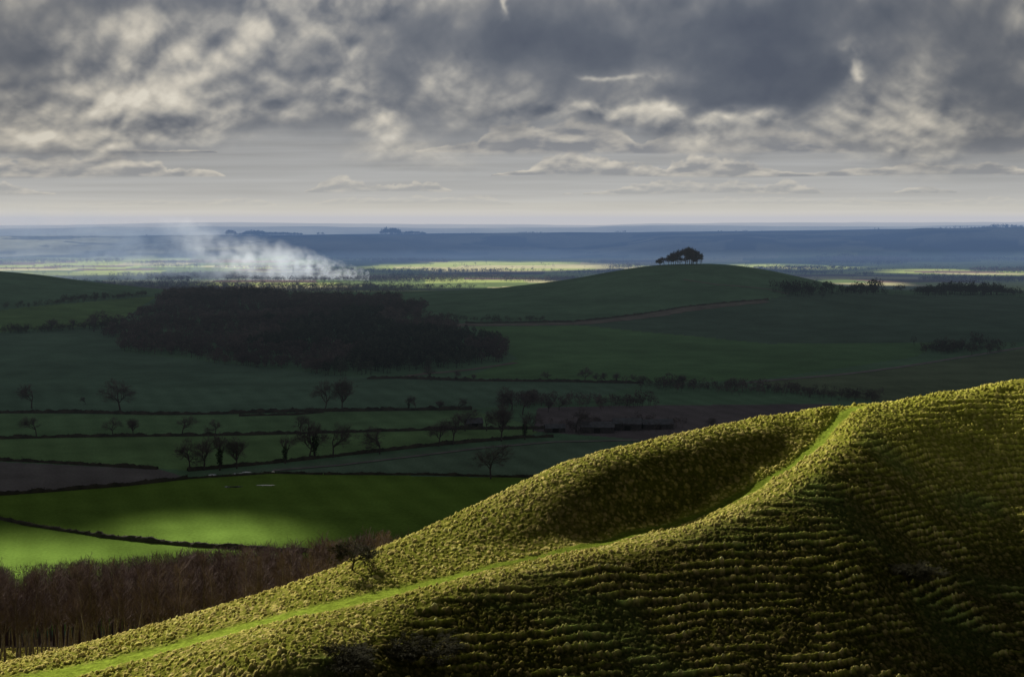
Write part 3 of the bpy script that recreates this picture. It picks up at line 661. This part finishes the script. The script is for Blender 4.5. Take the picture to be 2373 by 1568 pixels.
# ------------------------------------------------------------ sky dome
def hs(ix,iy,seed):
    v=np.sin(ix*127.1+iy*311.7+seed*74.7)*43758.5453
    return v-np.floor(v)
def perlin(x,y,seed=0.0):
    ix=np.floor(x);iy=np.floor(y);fx=x-ix;fy=y-iy
    def g(a,b):
        t=hs(ix+a,iy+b,seed)*6.2831853
        return np.cos(t)*(fx-a)+np.sin(t)*(fy-b)
    u=fx*fx*fx*(fx*(fx*6-15)+10);v=fy*fy*fy*(fy*(fy*6-15)+10)
    return ((g(0,0)*(1-u)+g(1,0)*u)*(1-v)+(g(0,1)*(1-u)+g(1,1)*u)*v)*1.4
def pf(x,y,o,seed,rough=.5,bil=0.0):
    t=0;a=1.0;n=0;c,s=math.cos(.6),math.sin(.6)
    for i in range(o):
        q=perlin(x,y,seed+i*3.1)
        q=q*(1-bil)+(np.sqrt(q*q+.004)*2-.6)*bil
        t=t+a*q;n+=a;a*=rough
        x,y=(x*c-y*s)*2.03+5.2,(x*s+y*c)*2.03-3.7
    return t/n*1.6
azl=np.concatenate([np.linspace(-math.pi,-.46,60)[:-1],np.arange(-.46,.46,.0008),np.linspace(.46,math.pi,60)])
ell=np.concatenate([[-.2,-.1,-.04],np.arange(-.012,.19,.0006),np.linspace(.19,.30,50)[1:],np.linspace(.30,1.56,50)[1:]])
AZ,EL=np.meshgrid(azl,ell);AZ=AZ.ravel();EL=EL.ravel()
U=1200+F*np.tan(np.clip(AZ,-1.2,1.2));VY=F*np.maximum(np.tan(np.clip(EL,0,1.2)),0)/np.cos(np.clip(AZ,-.5,.5))
V=525-VY
X=AZ*9.5;Yc=1.6*np.log(VY+140)
wx=pf(X*1.1,Yc*1.1,3,11)*.05;wy=pf(X*1.1,Yc*1.1,3,12)*.04
Xw=X+wx;Yw=Yc+wy
def blobs(lst,j=1.0):
    a=0
    uu=U+wx*1000*j+pf(X*2.2,Yc*2.2,5,15)*75*j;vv=V-wy*700*j+pf(X*2.2,Yc*2.2,5,16)*34*j
    for u,v,su,sv,am in lst: a=a+am*np.exp(-(((uu-u)/su)**2+((vv-v)/sv)**2))
    return a
def big(x,y): return pf(x*.9,y*.9,6,21,.45)
def mid(x,y): return pf(x*1.7,y*1.7,7,24,.45,.95)
b0=big(Xw,Yw);b1=big(Xw-.03,Yw+.12);m0=mid(Xw,Yw);m1=mid(Xw-.02,Yw+.09)
B=blobs([(1450,100,430,95,-.44),(1880,190,260,75,-.42),(1620,235,300,28,-.26),(1100,60,240,80,-.22),(2330,180,130,200,-.26),(2200,345,320,28,-.28),(1900,30,300,60,-.26),(2200,40,200,80,-.16),
(20,170,90,110,-.24),(660,150,140,60,-.10),(510,195,70,26,-.2),(330,290,110,36,-.24),(1180,325,240,26,-.18),(760,300,80,40,-.14),(100,60,120,60,-.12),(900,60,100,60,-.12),
(430,100,110,70,.28),(210,215,110,70,.2),(620,60,60,40,.14),(910,385,110,26,.3),(880,310,50,50,.2),(480,290,50,50,.3),(2005,170,32,75,.5),(1150,22,12,34,.4),(1430,275,230,15,.34),(1790,305,110,18,.3),(1700,392,300,20,.3),(1300,380,120,14,.26),(205,365,80,14,.36),(1430,188,90,9,.26),(2200,420,150,24,.24),(810,200,60,30,.18),(1560,440,90,12,.2)])
T0=.55+b0*.32+B*.84
T0=np.where(T0>.68,.68+.4*(T0-.68),T0)
tex=.16+.84*sm(.24,.62,T0)
T=T0+tex*(m0*.16+(b0-b1)*.50+(m0-m1)*.46)
pal_p=np.array([0,.18,.34,.48,.60,.74,.9,1.05]);pal=np.array([(.082,.096,.13),(.11,.125,.156),(.165,.176,.2),(.24,.243,.25),(.325,.32,.31),(.44,.42,.38),(.59,.55,.475),(.74,.69,.59)])
C=np.stack([np.interp(T,pal_p,pal[:,k]) for k in range(3)],1)
bgp=np.array([0,25,60,110,170,260,400]);bgc=np.array([(.60,.58,.52),(.54,.53,.49),(.45,.45,.44),(.38,.385,.385),(.33,.335,.34),(.30,.305,.31),(.24,.25,.26)])
bg=np.stack([np.interp(VY,bgp,bgc[:,k]) for k in range(3)],1)
st=pf(AZ*7,VY/16,4,41,.5);bg*=(1+st*.14)[:,None]
# ranks of small cumulus: flat grey bases, cream tops
def rank(col,base,hgt,fu,seed,cover,alpha,lo,hi):
    top=pf(AZ*fu,0*AZ+seed,5,seed,.55)
    bump=np.abs(pf(AZ*fu*2.2,VY/hgt*.8,5,seed+5,.52,.8))
    env=np.clip(pf(AZ*fu*.33,0*AZ+seed*2.3,2,seed+9)+cover,0,1)
    h=hgt*(.35+1.1*np.clip(top+.4,0,1.4)+.5*bump)*np.clip(env*2.2,0,1)
    b=base+pf(AZ*5,0*AZ,2,seed+11)*6
    t=(VY-b)/np.maximum(h,1e-3)
    mk=sm(-.10,.12,t)*(1-sm(.78,1.05,t))*(h>3)*alpha
    g=pf(AZ*fu*1.6,VY/hgt*1.1,5,seed+21,.5,.8)-pf(AZ*fu*1.6-.05,VY/hgt*1.1+.25,5,seed+21,.5,.8)
    l=np.clip(.10+.75*sm(.25,1.0,t)+g*.8,0,1)[:,None]
    cc=np.array([lo])*(1-l)+np.array([hi])*l
    return col*(1-mk[:,None])+cc*mk[:,None]
low=bg
low=rank(low,45,18,26,71,.25,.40,(.38,.385,.385),(.60,.565,.49))
low=rank(low,72,30,20,72,.28,.62,(.29,.30,.31),(.62,.575,.49))
low=rank(low,112,48,15,73,.30,.80,(.23,.24,.26),(.64,.59,.50))
low=rank(low,165,68,11,74,.30,.85,(.20,.21,.235),(.64,.59,.50))
k=sm(130,250,VY+b0*80)[:,None]
C=low*(1-k)+C*k
vl=(np.exp(-(VY/140)**2)*.18)[:,None];C=C*(1-vl)+np.array([[.52,.50,.46]])*vl
hz=np.exp(-(VY/40)**2)[:,None]*.8
C=C*(1-hz)+np.array([[.68,.64,.54]])*hz
far_=sm(.17,.33,EL)[:,None];C=C*(1-far_)+np.array([[.055,.056,.06]])*(1+.3*b0[:,None])*far_
C*=1-.22*sm(500,1250,np.abs(U-1150))[:,None]*sm(60,250,VY)[:,None]
SR=32000.0
V3=np.stack([np.sin(AZ)*np.cos(EL)*SR,np.cos(AZ)*np.cos(EL)*SR,EYE+np.sin(EL)*SR],1)
mt=bpy.data.materials.new("cloudy_sky");mt.use_nodes=True;nt=mt.node_tree;nt.nodes.clear()
at=nt.nodes.new('ShaderNodeAttribute');at.attribute_name="cloud_colour";em=nt.nodes.new('ShaderNodeEmission');tr=nt.nodes.new('ShaderNodeBsdfTransparent');ad=nt.nodes.new('ShaderNodeAddShader');ou=nt.nodes.new('ShaderNodeOutputMaterial')
nt.links.new(at.outputs['Color'],em.inputs[0]);nt.links.new(em.outputs[0],ad.inputs[0]);nt.links.new(tr.outputs[0],ad.inputs[1]);nt.links.new(ad.outputs[0],ou.inputs[0])
mt.cycles.emission_sampling='NONE'
me=make_mesh("sky",V3,grid_faces(len(ell),len(azl)),mt);set_col(me,"cloud_colour",np.clip(C,.02,1))
add_obj("sky",me,kind="structure",label="dramatic broken grey cumulus sky with cream-lit edges",category="sky")
w=bpy.data.worlds.new("World");scene.world=w;w.use_nodes=True;nt=w.node_tree;nt.nodes.clear()
sk=nt.nodes.new('ShaderNodeTexSky');sk.sky_type='NISHITA';sk.sun_disc=False;sk.sun_elevation=SUN_EL;sk.sun_rotation=-SUN_AZ
bgn=nt.nodes.new('ShaderNodeBackground');bgn.inputs[1].default_value=.001;wo=nt.nodes.new('ShaderNodeOutputWorld');nt.links.new(sk.outputs[0],bgn.inputs[0]);nt.links.new(bgn.outputs[0],wo.inputs[0])
# ------------------------------------------------------------ camera
cd=bpy.data.cameras.new("camera");cd.lens=50;cd.sensor_width=36;cd.shift_y=-268/2400;cd.clip_start=1;cd.clip_end=60000
co=bpy.data.objects.new("camera",cd);COL.objects.link(co);co.location=(0,0,EYE);co.rotation_euler=(math.radians(90),0,0);scene.camera=co
scene.view_settings.view_transform='Standard';scene.view_settings.look='None';scene.view_settings.exposure=0
